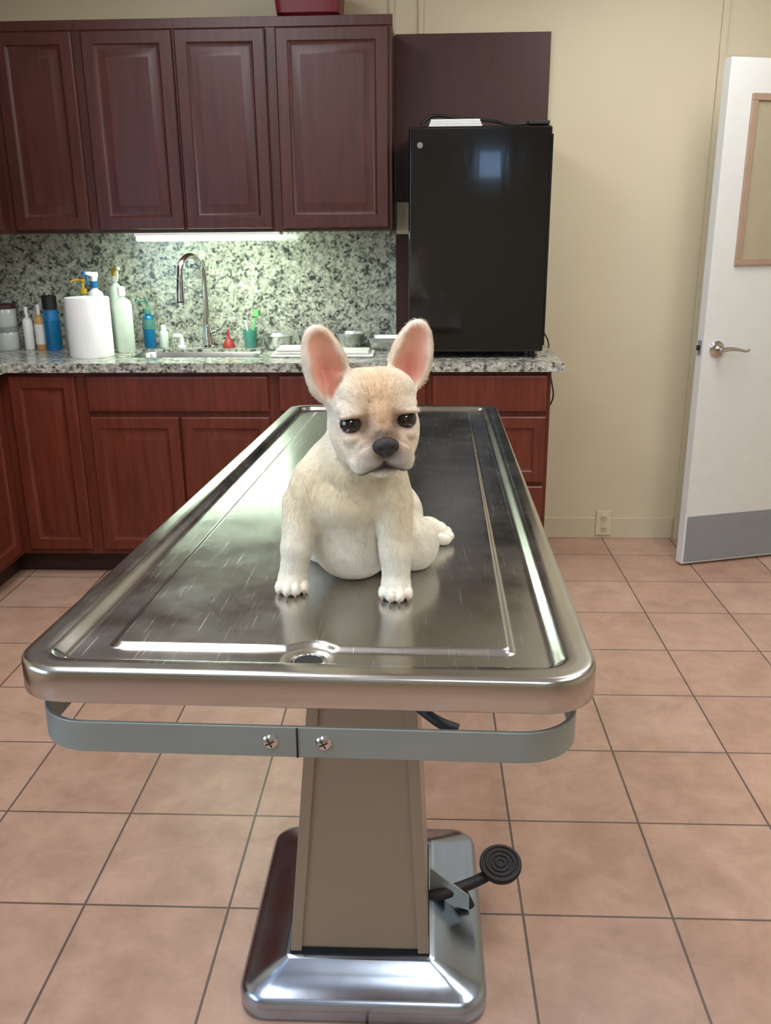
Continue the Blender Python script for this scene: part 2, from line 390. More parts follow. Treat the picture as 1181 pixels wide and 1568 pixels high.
# ------------------------------------------------------------ mini fridge
g=empty('mini_fridge',(0.21,3.75,0.93))
FX0,FX1,FY,FZ0,FZ1=-0.056,0.478,3.55,0.935,1.772
box('door',FX0,FX1,FY,FY+0.05,FZ0+0.005,FZ1,M['blackg'],g,bevel=0.008)
box('gasket',FX0+0.01,FX1-0.01,FY+0.05,FY+0.058,FZ0+0.01,FZ1-0.01,M['blackr'],g)
box('body',FX0+0.003,FX1-0.003,FY+0.058,WY-0.03,FZ0,FZ1+0.005,M['blackg'],g,bevel=0.006)
for i,(x,y) in enumerate(((FX0+0.04,FY+0.05),(FX1-0.04,FY+0.05),(FX0+0.04,WY-0.08),(FX1-0.04,WY-0.08))):
    lathe('foot_%d'%(i+1),[(0.014,0),(0.016,0.004),(0.014,0.022)],M['blackr'],g,loc=(x,y,0.9145),seg=20)
box('hinge_cover',FX1-0.09,FX1-0.01,FY+0.01,FY+0.09,FZ1+0.003,FZ1+0.018,M['blackr'],g,bevel=0.004)
box('handle_strip',FX1-0.004,FX1+0.004,FY-0.002,FY+0.02,FZ0+0.03,FZ1-0.03,M['blackg'],g,bevel=0.002)
lathe('badge',[(0.011,0.0),(0.011,0.0015),(0.008,0.002)],M['grey'],g,loc=(FX0+0.042,FY-0.0005,FZ1-0.065),axis=(0,-1,0),seg=24)
tube('power_cord',[(-0.01,3.76,FZ1+0.012),(0.0,3.78,FZ1+0.040),(0.05,3.79,FZ1+0.065),(0.14,3.77,FZ1+0.050),(0.26,3.72,FZ1+0.035),(0.33,3.66,FZ1+0.014),(0.42,3.67,FZ1+0.022)],0.006,M['blackr'],g)
g=empty('folded_paper_stack',(0.1,3.66,1.78))
for i in range(3): box('sheet_%d'%(i+1),0.02+0.003*i,0.22-0.004*i,3.61,3.73,FZ1+0.0056+0.0085*i,FZ1+0.0136+0.0085*i,M['white'],g,bevel=0.001)

# ------------------------------------------------------------ wall outlets, cord, basket
def outlet(x,z):
    g=empty('wall_outlet',(x,WY,z))
    box('plate',x-0.036,x+0.036,WY-0.014,WY-0.0065,z-0.06,z+0.06,M['plate'],g,bevel=0.002)
    for s in (-1,1):
        lathe('socket_%d'%(s+2),[(0.017,0),(0.017,0.003),(0.015,0.004)],M['trimw'],g,loc=(x,WY-0.0141,z+s*0.027),axis=(0,-1,0),seg=24)
        for k in (-1,1): box('slot',x+k*0.006-0.0012,x+k*0.006+0.0012,WY-0.0187,WY-0.0182,z+s*0.027-0.005,z+s*0.027+0.005,M['dark'],g)
outlet(0.86,0.078)
g=empty('switch_plate',(-0.09,3.97,1.46))
box('plate',-0.115,-0.062,3.968,3.9795,1.39,1.52,M['plate'],g,bevel=0.003)
box('toggle',-0.094,-0.084,3.960,3.969,1.445,1.47,M['trimw'],g,bevel=0.001)
tube('fridge_power_cord',[(0.515,3.95,1.0),(0.552,3.93,0.93),(0.545,3.88,0.86),(0.555,3.80,0.78),(0.562,3.78,0.72),(0.545,3.80,0.67),(0.509,3.84,0.66)],0.0035,M['blackr'],None,seg=8)
g=empty('storage_basket',(-0.44,3.8,2.17))
rings=[]
for d,z in ((0.02,2.172),(0.0,2.19),(-0.012,2.30),(-0.018,2.305),(-0.010,2.31),(-0.004,2.30),(0.012,2.195)):
    rings.append([Vector((-0.44+x,3.80+y,z)) for x,y in rrect(0.12-d,0.10-d,0.03,4,3,5)])
loft('tub',rings,M['redb'],g,autos=40)
box('linen',-0.535,-0.345,3.72,3.88,2.20,2.285,M['cloth'],g,bevel=0.03)

# ------------------------------------------------------------ door (ajar)
g=empty('door_1',(1.12,3.63,0))
ang=math.radians(16.5); dv=Vector((math.cos(ang),math.sin(ang),0)); dn=Vector((math.sin(ang),-math.cos(ang),0)); D0=Vector((1.128,3.622,0.012))
def dxf(v): return D0+dv*v.x-dn*v.y+Vector((0,0,v.z))
DW=0.86
box('leaf',0,DW,0,0.045,0,1.99,M['doorw'],g,bevel=0.002,xf=dxf)
WX_,WXe,WZ0,WZ1=0.10,0.46,1.25,1.87
vs=[];fs=[]
addbox(vs,fs,WX_,WXe,-0.012,0,WZ0-0.0,WZ0+0.025);addbox(vs,fs,WX_,WXe,-0.012,0,WZ1-0.025,WZ1);addbox(vs,fs,WX_,WX_+0.025,-0.012,0,WZ0+0.025,WZ1-0.025);addbox(vs,fs,WXe-0.025,WXe,-0.012,0,WZ0+0.025,WZ1-0.025)
mobj('window_frame',[dxf(v) for v in vs],fs,M['frame'],g,bevel=0.002)
box('window_pane',WX_+0.025,WXe-0.025,-0.004,0.001,WZ0+0.025,WZ1-0.025,M['pane'],g,xf=dxf)
box('kick_plate',0.008,DW-0.01,-0.003,0.0,0.008,0.215,M['kick'],g,xf=dxf)
for x in (0.02,0.3,0.6):
    for z in (0.025,0.2):
        lathe('plate_screw',[(0.004,0),(0.004,0.001),(0.002,0.002)],M['chrome'],g,loc=dxf(Vector((x,-0.003,z))),axis=dn,seg=10)
hp_=dxf(Vector((0.062,0,0.925)))
lathe('rose',[(0.033,0),(0.033,0.006),(0.028,0.011),(0.014,0.014),(0.012,0.045),(0.013,0.05)],M['chrome'],g,loc=hp_,axis=dn,seg=32)
tube('lever',[hp_+dn*0.045-dv*0.008,hp_+dn*0.048+dv*0.03+Vector((0,0,0.004)),hp_+dn*0.047+dv*0.07,hp_+dn*0.045+dv*0.105-Vector((0,0,0.008)),hp_+dn*0.042+dv*0.125-Vector((0,0,0.004))],[0.011,0.009,0.007,0.0055,0.005],M['chrome'],g,seg=14)
box('latch_plate',-0.0015,0.0,0.01,0.035,0.90,0.96,M['kick'],g,xf=dxf)
box('latch_bolt',-0.012,-0.001,0.016,0.029,0.92,0.94,M['blackr'],g,bevel=0.002,xf=dxf)

# ------------------------------------------------------------ counter props
cz=CZ1+0.0006
def bottle(name,x,y,r,h,mat,cap=None,capr=None,caph=0.03,label=None,neck=0.3):
    g=empty(name,(x,y,cz)); hb=h-caph; nr=r*neck
    lathe('body',[(r*0.9,0),(r,0.006),(r,hb*0.82),(r*0.85,hb*0.9),(nr,hb*0.96),(nr,hb)],mat,g,loc=(x,y,cz),seg=32)
    if label: lathe('label',[(r+0.0006,hb*0.15),(r+0.001,hb*0.16),(r+0.001,hb*0.7),(r+0.0006,hb*0.71)],label,g,loc=(x,y,cz),seg=32)
    if cap: lathe('cap',[(capr or nr*1.2,hb-0.004),(capr or nr*1.2,h-0.003),((capr or nr*1.2)*0.8,h)],cap,g,loc=(x,y,cz),seg=24)
    return g,hb
def trigger(g,x,y,z,mat,mat2,s=1.0,ang=0.0):
    ca,sa=math.cos(ang),math.sin(ang)
    def xf(v): return Vector((x+(v.x*ca-v.y*sa)*s,y+(v.x*sa+v.y*ca)*s,z+v.z*s))
    lathe('collar',[(0.013*s,-0.006*s),(0.013*s,0.018*s)],mat2,g,loc=(x,y,z),seg=20)
    vs=[Vector(v) for v in ((-0.012,-0.008,0.018),(0.009,-0.008,0.018),(0.018,-0.008,0.042),(0.016,-0.008,0.052),(-0.040,-0.008,0.056),(-0.040,-0.008,0.044),(-0.012,-0.008,0.036))]
    v2=[v+Vector((0,0.016,0)) for v in vs]; n=len(vs)
    fs=[tuple(range(n)),tuple(reversed(range(n,2*n)))]+[(i,n+i,n+(i+1)%n,(i+1)%n) for i in range(n)]
    mobj('spray_head',[xf(v) for v in vs+v2],fs,mat,g,bevel=0.002)
    box('nozzle',-0.050,-0.040,-0.006,0.006,0.044,0.055,mat2,g,bevel=0.001,xf=xf)
    tube('trigger_lever',[xf(Vector((-0.026,0,0.042))),xf(Vector((-0.032,0,0.024))),xf(Vector((-0.026,0,0.004)))],0.0045*s,mat2,g,seg=8)
def pump(g,x,y,z,mat,s=1.0):
    lathe('pump_collar',[(0.014*s,-0.005),(0.014*s,0.014*s),(0.005*s,0.018*s),(0.005*s,0.04*s),(0.011*s,0.042*s),(0.011*s,0.052*s)],mat,g,loc=(x,y,z),seg=20)
    tube('pump_spout',[(x,y,z+0.047*s),(x-0.03*s,y-0.012*s,z+0.047*s),(x-0.042*s,y-0.018*s,z+0.038*s)],0.0045*s,mat,g,seg=8)
def jar(name,x,y,r,h,z=None,lid=M['grey']):
    z=cz if z is None else z
    g=empty(name,(x,y,z))
    lathe('body',[(r*0.95,0),(r,0.005),(r,h*0.78),(r*0.95,h*0.82)],M['clearj'],g,loc=(x,y,z))
    lathe('contents',[(r*0.9,0.006),(r*0.9,h*0.5)],M['white'],g,loc=(x,y,z))
    lathe('lid',[(r*1.03,h*0.8),(r*1.03,h*0.97),(r*0.98,h)],lid,g,loc=(x,y,z))
jar('storage_jar',-1.845,3.87,0.055,0.10); jar('storage_jar',-1.845,3.87,0.055,0.098,z=cz+0.1006,lid=M['toe'])
jar('storage_jar',-1.97,3.80,0.055,0.11)
bottle('white_squeeze_bottle',-1.745,3.88,0.021,0.185,M['white'],M['white'],0.007,0.04)
bottle('amber_squeeze_bottle',-1.69,3.88,0.023,0.195,M['amber'],M['white'],0.008,0.04,label=M['white'])
g,_=bottle('spray_can',-1.628,3.86,0.034,0.235,M['blue'],M['blackr'],0.031,0.055,label=M['cyan'],neck=0.85)
g=empty('paper_towel_roll',(-1.375,3.66,cz))
lathe('sheets',[(0.088,0),(0.089,0.004),(0.089,0.236),(0.087,0.24),(0.022,0.24),(0.021,0.238),(0.021,0.20)],M['paper'],g,loc=(-1.385,3.66,cz),seg=64)
g,hb=bottle('pump_bottle',-1.475,3.87,0.032,0.275,M['clearj'],None,caph=0.03); pump(g,-1.475,3.87,cz+hb,M['yellow'],1.1)
g,hb=bottle('trigger_spray_bottle',-1.405,3.82,0.036,0.305,M['white'],None,caph=0.03,label=M['greenw']); trigger(g,-1.405,3.82,cz+hb,M['white'],M['blue'],1.1,1.0)
g,hb=bottle('spray_bottle',-1.345,3.91,0.030,0.325,M['greenw'],None,caph=0.03); trigger(g,-1.345,3.91,cz+hb,M['yellow'],M['white'],1.0,2.3)
g,hb=bottle('disinfectant_bottle',-1.275,3.77,0.038,0.275,M['greenw'],M['white'],0.016,0.035)
bottle('blue_cap_bottle',-1.555,3.90,0.032,0.21,M['clearj'],M['blue'],0.02,0.04)
g,hb=bottle('hand_soap_dispenser',-1.213,3.91,0.026,0.20,M['cyan'],None,caph=0.045,neck=0.4); pump(g,-1.213,3.91,cz+hb,M['teal'],1.1)
lathe('clear_shoulder',[(0.0268,0.085),(0.0270,0.088),(0.0270,0.122),(0.0264,0.126)],M['teal'],g,loc=(-1.213,3.91,cz),seg=32)
bottle('lotion_bottle',-1.155,3.93,0.02,0.10,M['greenw'],M['white'],0.012,0.02)
g=empty('kitchen_faucet',(-0.955,3.93,cz)); fx,fy=-0.955,3.925
lathe('base_flange',[(0.030,0),(0.030,0.006),(0.024,0.012),(0.021,0.03),(0.020,0.08),(0.016,0.10)],M['chrome'],g,loc=(fx,fy,cz),seg=32)
tube('gooseneck',[(fx,fy,cz+0.08),(fx,fy,cz+0.2),(fx-0.003,fy,cz+0.32),(fx-0.015,fy-0.025,cz+0.375),(fx-0.04,fy-0.07,cz+0.395),(fx-0.063,fy-0.115,cz+0.37),(fx-0.07,fy-0.13,cz+0.32),(fx-0.072,fy-0.133,cz+0.28)],0.0125,M['chrome'],g,seg=20)
tube('spray_wand',[(fx-0.071,fy-0.131,cz+0.30),(fx-0.073,fy-0.134,cz+0.26),(fx-0.075,fy-0.137,cz+0.21)],[0.0145,0.0165,0.0185],M['chrome'],g,seg=20)
tube('wand_seal',[(fx-0.075,fy-0.137,cz+0.212),(fx-0.075,fy-0.1375,cz+0.205)],0.016,M['blackr'],g,seg=20,smooth_n=1)
tube('docking_arm',[(fx,fy,cz+0.245),(fx-0.03,fy-0.03,cz+0.25),(fx-0.072,fy-0.13,cz+0.285)],0.0045,M['chrome'],g,seg=10)
tube('handle_stub',[(fx+0.015,fy,cz+0.06),(fx+0.04,fy-0.003,cz+0.07)],0.011,M['chrome'],g,seg=14,smooth_n=1)
tube('handle_lever',[(fx+0.04,fy-0.003,cz+0.07),(fx+0.065,fy-0.01,cz+0.085),(fx+0.09,fy-0.015,cz+0.12)],[0.008,0.006,0.005],M['chrome'],g,seg=12)
g=empty('side_sprayer',(-1.075,3.93,cz))
lathe('holder',[(0.018,0),(0.018,0.006),(0.011,0.012),(0.011,0.03)],M['white'],g,loc=(-1.075,3.925,cz),seg=20)
tube('sprayer_head',[(-1.075,3.925,cz+0.03),(-1.08,3.92,cz+0.05),(-1.105,3.90,cz+0.055)],[0.010,0.012,0.009],M['white'],g,seg=14)
lathe('sink_stopper_plunger',[(0.028,0),(0.028,0.008),(0.017,0.03),(0.007,0.045),(0.006,0.075),(0.003,0.078)],M['red'],None,loc=(-0.865,3.93,cz),seg=24)
g=empty('brush_cup',(-0.765,3.92,cz))
lathe('cup',[(0.024,0),(0.032,0.075),(0.0325,0.078),(0.030,0.077),(0.022,0.008)],M['teal'],g,loc=(-0.765,3.92,cz),seg=28)
tube('brush_handle',[(-0.765,3.92,cz+0.01),(-0.735,3.92,cz+0.14)],0.0045,M['green'],g,seg=8,smooth_n=1)
tube('brush_handle_white',[(-0.765,3.92,cz+0.01),(-0.785,3.925,cz+0.12)],0.004,M['white'],g,seg=8,smooth_n=1)
box('brush_bristles',-0.745,-0.722,3.912,3.928,cz+0.135,cz+0.165,M['green'],g,bevel=0.003)
def bowl(x,y,r,h):
    lathe('steel_bowl',[(r*0.55,0),(r*0.6,0.001),(r*0.85,h*0.4),(r*0.95,h*0.97),(r*1.04,h*0.985),(r*1.04,h),(r*0.94,h),(r*0.83,h*0.42),(r*0.55,0.006)],M['bowl'],None,loc=(x,y,cz),seg=48)
bowl(-0.635,3.86,0.076,0.062); bowl(-0.472,3.87,0.075,0.066); bowl(-0.320,3.87,0.070,0.070)
g=empty('steel_tray',(-0.14,3.82,cz))
rings=[]
for d,z in ((0.014,0.0),(0.010,0.004),(0.0,0.048),(-0.006,0.050),(-0.006,0.052),(0.002,0.052),(0.012,0.008)):
    rings.append([Vector((-0.156+x,3.86+y,cz+z)) for x,y in rrect(0.078-d,0.07-d,0.02,3,3,5)])
loft('pan',rings,M['bowl'],g,autos=40)
g=empty('folded_towel',(-0.45,3.6,cz))
for i,(x0,x1,y0,y1) in enumerate(((-0.62,-0.20,3.58,3.74),(-0.61,-0.22,3.59,3.73),(-0.60,-0.40,3.59,3.73))):
    box('fold_%d'%(i+1),x0,x1,y0,y1,cz+i*0.0115,cz+0.011+i*0.0115,M['cloth'],g,bevel=0.005)

# ------------------------------------------------------------ examination table
T=empty('veterinary_exam_table',(-0.11,1.55,0))
HX=0.2925; LEN=1.735; HY=LEN/2
yaw=-0.0211; tilt=-0.0388
TM=Matrix.Translation((-0.1195,0.750,0.996))@Matrix.Rotation(yaw,4,'Z')@Matrix.Rotation(tilt,4,'X')
def tl(x,y,z): return TM@Vector((x,y+HY,z))
def table_z(X,Y):
    return 0.996+math.tan(tilt)*(Y-0.750)
DR=(0.003,-HY+0.058)
def sst(a,b,x):
    t=min(1,max(0,(x-a)/(b-a))); return t*t*(3-2*t)
PLAT=-0.0070
def hgt(d,x,y):
    if d<0.006: 
        t=1-d/0.006; z=-0.0065*(1-math.sqrt(max(0,1-t*t)))
    else: z=0.0
    z-=0.0115*sst(0.026,0.044,d)
    r=math.hypot(x-DR[0],y-DR[1])
    dn=r-0.031
    dp=min(d-0.078,dn)
    p=sst(0.0,0.006,dp)
    z+=(PLAT+0.0115)*p
    if r<0.03: z-=0.003*(1-sst(0.012,0.03,r))
    return z
ds=[0.0,0.0006,0.0015,0.003,0.0045,0.006,0.010,0.018,0.026]+[0.026+0.0022*i for i in range(1,30)]+[0.093,0.10]
rings=[]
def ringd(d,z=None,r0=0.056):
    pts=rrect(HX-d,HY-d,max(r0-d*0.9,0.010),130,150,14)
    return [tl(x,y,hgt(max(d,0),x,y) if z is None else z) for x,y in pts]
rings.append(ringd(0.03,-0.028)); rings.append(ringd(0.012,-0.030)); rings.append(ringd(0.010,-0.036)); rings.append(ringd(0.002,-0.036)); rings.append(ringd(0.0,-0.034))
for d in ds: rings.append(ringd(d))
tt=loft('table_top',rings,M['steelT'],T,autos=60)
tt.data.materials.append(M['steelR'])
nr_=len(rings[0])
for p in tt.data.polygons[:nr_*12]: p.material_index=1
for i,(r,z) in enumerate(((0.0165,-0.0128),)):
    pts=[tl(DR[0]+r*math.cos(t),DR[1]+r*math.sin(t),z) for t in [2*math.pi*k/40 for k in range(41)]]
    tube('drain_ring',pts,0.0022,M['chrome'],T,seg=10,smooth_n=1)
a=[tl(DR[0]+0.0148*math.cos(t),DR[1]+0.0148*math.sin(t),-0.0125) for t in [2*math.pi*k/32 for k in range(32)]]
mobj('drain_hole',a,[tuple(range(32))],M['dark'],T)
path=[]
hw=0.277;rc=0.062
for y in (0.55,0.40,0.25,0.12): path.append((-hw,-HY+y+0.0))
for k in range(0,13):
    t=math.pi+math.pi/2*k/12; path.append((-hw+rc+rc*math.cos(t),-HY+0.002+rc+rc*math.sin(t)))
for x in (-0.15,-0.05,0.05,0.15): path.append((x,-HY+0.002))
for k in range(0,13):
    t=-math.pi/2+math.pi/2*k/12; path.append((hw-rc+rc*math.cos(t),-HY+0.002+rc+rc*math.sin(t)))
for y in (0.12,0.25,0.40,0.55): path.append((hw,-HY+y))
vs=[];fs=[];th_=0.005
for i,p in enumerate(path):
    a=Vector(path[max(i-1,0)]);b=Vector(path[min(i+1,len(path)-1)]);d=(b-a).normalized();n=Vector((d.y,-d.x))
    for (o,z) in ((0,-0.057),(0,-0.090),(-th_,-0.090),(-th_,-0.057)):
        vs.append(tl(p[0]+n.x*o,p[1]+n.y*o,z))
for i in range(len(path)-1):
    for k in range(4):
        fs.append((i*4+k,i*4+(k+1)%4,(i+1)*4+(k+1)%4,(i+1)*4+k))
fs.append((0,3,2,1)); e=(len(path)-1)*4; fs.append((e,e+1,e+2,e+3))
mobj('rail_bar',vs,fs,M['bar'],T,bevel=0.0012)
for x in (-0.029,0.024):
    c=tl(x,-HY+0.0022,-0.0735); ax=(TM.to_3x3()@Vector((0,-1,0)))
    lathe('screw',[(0.0078,0),(0.0078,0.001),(0.006,0.003),(0.002,0.0038)],M['chrome'],T,loc=c,axis=ax,seg=24)
    for rr in (0.5,0.5+math.pi/2):
        u=TM.to_3x3()@Vector((math.cos(rr),0,math.sin(rr)))
        tube('screw_slot',[c+ax*0.0036-u*0.0045,c+ax*0.0036+u*0.0045],0.0008,M['dark'],T,seg=6,smooth_n=1)
tube('bar_joint',[tl(-0.002,-HY+0.0015,-0.0575),tl(-0.002,-HY+0.0015,-0.0895)],0.0011,M['dark'],T,seg=6,smooth_n=1)
for sx in (-1,1):
    for y in (0.13,0.5):
        tube('bar_standoff',[tl(sx*(hw-0.010),-HY+y,-0.036),tl(sx*(hw-0.010),-HY+y,-0.075)],0.008,M['blackr'],T,seg=12,smooth_n=1)
def tfx(v): return tl(v.x,v.y,v.z)
box('under_frame',-0.16,0.16,-0.55,0.45,-0.062,-0.031,M['blackr'],T,bevel=0.004,xf=tfx)
CYF=1.33
def colring(z,off,y0,y1):
    k=(z-0.1)
    xl=-0.246+0.094*k; xr=0.017-0.046*k
    return xl+off,xr-off
def prism(name,z0,z1,off,yf,yb,mat,bevel=0.002,l=None):
    a0,b0=colring(z0,off,0,0); a1,b1=colring(z1,off,0,0)
    if l=='L': b0=a0+0.021; b1=a1+0.021
    if l=='R': a0=b0-0.021; a1=b1-0.021
    vs=[(a0,yf,z0),(b0,yf,z0),(b0,yb,z0),(a0,yb,z0),(a1,yf,z1),(b1,yf,z1),(b1,yb,z1),(a1,yb,z1)]
    fs=[(0,3,2,1),(4,5,6,7),(0,1,5,4),(1,2,6,5),(2,3,7,6),(3,0,4,7)]
    return mobj(name,vs,fs,mat,T,bevel=bevel)
prism('column_shroud',0.105,0.925,0.001,CYF+0.003,CYF+0.30,M['col'])
prism('column_flange_left',0.100,0.925,0.0,CYF-0.002,CYF+0.02,M['col'],0.0015,'L')
prism('column_flange_right',0.100,0.925,0.0,CYF-0.002,CYF+0.02,M['col'],0.0015,'R')
prism('column_foot_gap',0.094,0.106,-0.001,CYF-0.001,CYF+0.302,M['dark'],0.0)
bx,by=-0.108,1.515; hbx,hby=0.234,0.255
rings=[]
for d,z in ((0.004,0.0),(0.0,0.004),(0.0,0.036),(0.003,0.043),(0.010,0.049),(0.020,0.052)):
    rings.append([Vector((bx+x,by+y,z)) for x,y in rrect(hbx-d,hby-d,max(0.055-d,0.02),12,12,10)])
cxb,cyb=(-0.246+0.017)/2,(1.322+1.66)/2; hcx,hcy=0.139,0.172
for t,r in ((0.5,0.02),(0.93,0.012),(1.0,0.010)):
    h0x,h0y=hbx-0.020,hby-0.020
    hx=h0x+(hcx-h0x)*t; hy=h0y+(hcy-h0y)*t; px=bx+(cxb-bx)*t; py=by+(cyb-by)*t
    rings.append([Vector((px+x,py+y,0.052+0.043*min(t*1.03,1))) for x,y in rrect(hx,hy,0.035*(1-t)+0.010,12,12,10)])
loft('pedestal_base',rings,M['base'],T,autos=50)
pc=Vector((0.168,1.54,0.135)); pn=Vector((-0.02,-0.32,0.95)).normalized()
lathe('pedal_pad',[(0.030,-0.014),(0.042,-0.010),(0.044,-0.004),(0.044,0.002),(0.042,0.005),(0.037,0.005),(0.0355,0.0025),(0.032,0.0025),(0.0305,0.005),(0.027,0.005),(0.0255,0.0025),(0.022,0.0025),(0.0205,0.005),(0.017,0.005),(0.0155,0.0025),(0.012,0.0025),(0.0105,0.005),(0.007,0.005),(0.006,0.0025),(0.001,0.0025)],M['blackr'],T,loc=pc,axis=pn,seg=48)
tube('pedal_arm',[pc-pn*0.012,pc+Vector((-0.05,-0.02,-0.028)),Vector((0.045,1.49,0.098)),Vector((0.01,1.49,0.088))],[0.013,0.012,0.013,0.012],M['blackr'],T,seg=12,smooth_n=4)
tube('pedal_link',[Vector((0.085,1.50,0.105)),Vector((0.105,1.50,0.06))],0.009,M['blackr'],T,seg=10,smooth_n=1)
vs=[(0.02,1.50,0.075),(0.10,1.47,0.075),(0.10,1.475,0.105),(0.02,1.505,0.15),(0.02,1.506,0.075),(0.10,1.476,0.075),(0.10,1.481,0.105),(0.02,1.511,0.15)]
mobj('pedal_bracket',vs,[(0,1,2,3),(7,6,5,4),(0,4,5,1),(1,5,6,2),(2,6,7,3),(3,7,4,0)],M['bar'],T,bevel=0.001)
tube('lock_handle',[(-0.03,1.36,0.635),(0.02,1.30,0.622),(0.060,1.29,0.606)],[0.010,0.009,0.012],M['blackr'],T,seg=12)

# ------------------------------------------------------------ dog (SDF -> surface nets)
class Field:
    def __init__(s,lo,hi,h):
        s.lo=np.array(lo,float); s.h=h
        s.n=np.ceil((np.array(hi)-s.lo)/h).astype(int)+1
        s.D=np.full(s.n,1.0,np.float32)
        s.ax=[(s.lo[i]+h*np.arange(s.n[i])).astype(np.float32) for i in range(3)]
    def sub(s,c,R):
        sl=[]
        for i in range(3):
            a=int(max(0,math.floor((c[i]-R[i]-s.lo[i])/s.h))); b=int(min(s.n[i],math.ceil((c[i]+R[i]-s.lo[i])/s.h)+1))
            sl.append(slice(a,max(a,b)))
        return tuple(sl)
    def pts(s,sl):
        return np.meshgrid(s.ax[0][sl[0]],s.ax[1][sl[1]],s.ax[2][sl[2]],indexing='ij')
def smin(a,b,k):
    h=np.clip(0.5+0.5*(b-a)/k,0,1); return b*(1-h)+a*h-k*h*(1-h)
def comb(F,sl,d,k,op):
    A=F.D[sl]
    if op=='add': F.D[sl]=smin(A,d,k)
    else: F.D[sl]=-smin(-A,d,k)
def ell(F,c,r,k=0.01,R=None,op='add'):
    m=max(r)+k+4*F.h
    sl=F.sub(c,(m,m,m)); X,Y,Z=F.pts(sl)
    x,y,z=X-c[0],Y-c[1],Z-c[2]
    if R is not None:
        x,y,z=(x*R[0][0]+y*R[0][1]+z*R[0][2]),(x*R[1][0]+y*R[1][1]+z*R[1][2]),(x*R[2][0]+y*R[2][1]+z*R[2][2])
    k0=np.sqrt((x/r[0])**2+(y/r[1])**2+(z/r[2])**2)+1e-6
    k1=np.sqrt((x/r[0]**2)**2+(y/r[1]**2)**2+(z/r[2]**2)**2)+1e-6
    d=k0*(k0-1)/k1
    comb(F,sl,d.astype(np.float32),k,op)
def cap(F,a,b,ra,rb,k=0.01,op='add'):
    a=np.array(a,float);b=np.array(b,float); c=(a+b)/2; m=np.abs(b-a)/2+max(ra,rb)+k+4*F.h
    sl=F.sub(c,m); X,Y,Z=F.pts(sl)
    ab=b-a; L=float(ab@ab)+1e-12
    t=np.clip(((X-a[0])*ab[0]+(Y-a[1])*ab[1]+(Z-a[2])*ab[2])/L,0,1)
    d=np.sqrt((X-a[0]-t*ab[0])**2+(Y-a[1]-t*ab[1])**2+(Z-a[2]-t*ab[2])**2)-(ra+(rb-ra)*t)
    comb(F,sl,d.astype(np.float32),k,op)
def nets(F):
    D=F.D; ins=D<0
    nx,ny,nz=D.shape
    cnt=np.zeros((nx-1,ny-1,nz-1),np.uint8)
    for i in (0,1):
        for j in (0,1):
            for k in (0,1): cnt+=ins[i:nx-1+i,j:ny-1+j,k:nz-1+k]
    act=(cnt>0)&(cnt<8); idx=np.full(act.shape,-1,np.int64); I=np.argwhere(act); idx[act]=np.arange(len(I))
    P=np.zeros((len(I),3)); C=np.zeros(len(I))
    cor=[(0,0,0),(1,0,0),(0,1,0),(1,1,0),(0,0,1),(1,0,1),(0,1,1),(1,1,1)]
    for a in range(8):
        for b in range(a+1,8):
            da=np.array(cor[a]);db=np.array(cor[b])
            if np.abs(da-db).sum()!=1: continue
            va=D[tuple((I+da).T)];vb=D[tuple((I+db).T)]
            m=(va<0)!=(vb<0); t=np.where(m,va/(va-vb+1e-12),0)
            p=da+t[:,None]*(db-da); P[m]+=p[m]; C[m]+=1
    P=(P/C[:,None]+I)*F.h+F.lo
    faces=[]
    for ax in range(3):
        o1,o2=[(1,2),(2,0),(0,1)][ax]
        sh=list(D.shape)
        s0=[slice(1,n-1) for n in sh]; s1=[slice(1,n-1) for n in sh]
        s0[ax]=slice(0,sh[ax]-1); s1[ax]=slice(1,sh[ax])
        A=ins[tuple(s0)];B=ins[tuple(s1)]; ch=A!=B
        E=np.argwhere(ch); off=np.ones(3,int); off[ax]=0; E=E+off
        fl=A[ch]
        def cell(d1,d2):
            q=E.copy(); q[:,o1]+=d1; q[:,o2]+=d2; return idx[tuple(q.T)]
        q=np.stack([cell(-1,-1),cell(0,-1),cell(0,0),cell(-1,0)],1)
        q[~fl]=q[~fl][:,::-1]
        faces.append(q)
    return P,np.concatenate(faces)
def field_mesh(name,F,mat,parent,smooth_it=2):
    P,Q=nets(F)
    me=bpy.data.meshes.new(name)
    me.vertices.add(len(P)); 
    for it in range(smooth_it):
        S=np.zeros_like(P);Cn=np.zeros(len(P))
        for a,b in ((0,1),(1,2),(2,3),(3,0)):
            np.add.at(S,Q[:,a],P[Q[:,b]]); np.add.at(Cn,Q[:,a],1)
            np.add.at(S,Q[:,b],P[Q[:,a]]); np.add.at(Cn,Q[:,b],1)
        P=P*0.45+0.55*S/np.maximum(Cn,1)[:,None]
    me.vertices.foreach_set('co',P.astype(np.float32).ravel())
    me.loops.add(Q.size); me.loops.foreach_set('vertex_index',Q.astype(np.int32).ravel())
    me.polygons.add(len(Q)); me.polygons.foreach_set('loop_start',np.arange(0,Q.size,4,dtype=np.int32)); 
    me.update(calc_edges=True); me.validate()
    me.polygons.foreach_set('use_smooth',[True]*len(me.polygons))
    me.materials.append(mat)
    ob=bpy.data.objects.new(name,me); COL.objects.link(ob)
    ob.parent=parent; ob.matrix_parent_inverse=Matrix.Translation(-Vector(parent.location))
    return ob,P,Q
h=0.0014
DF=Field((-0.20,0.885,0.955),(0.080,1.235,1.335),h)
tz=lambda Y: table_z(0,Y)+PLAT
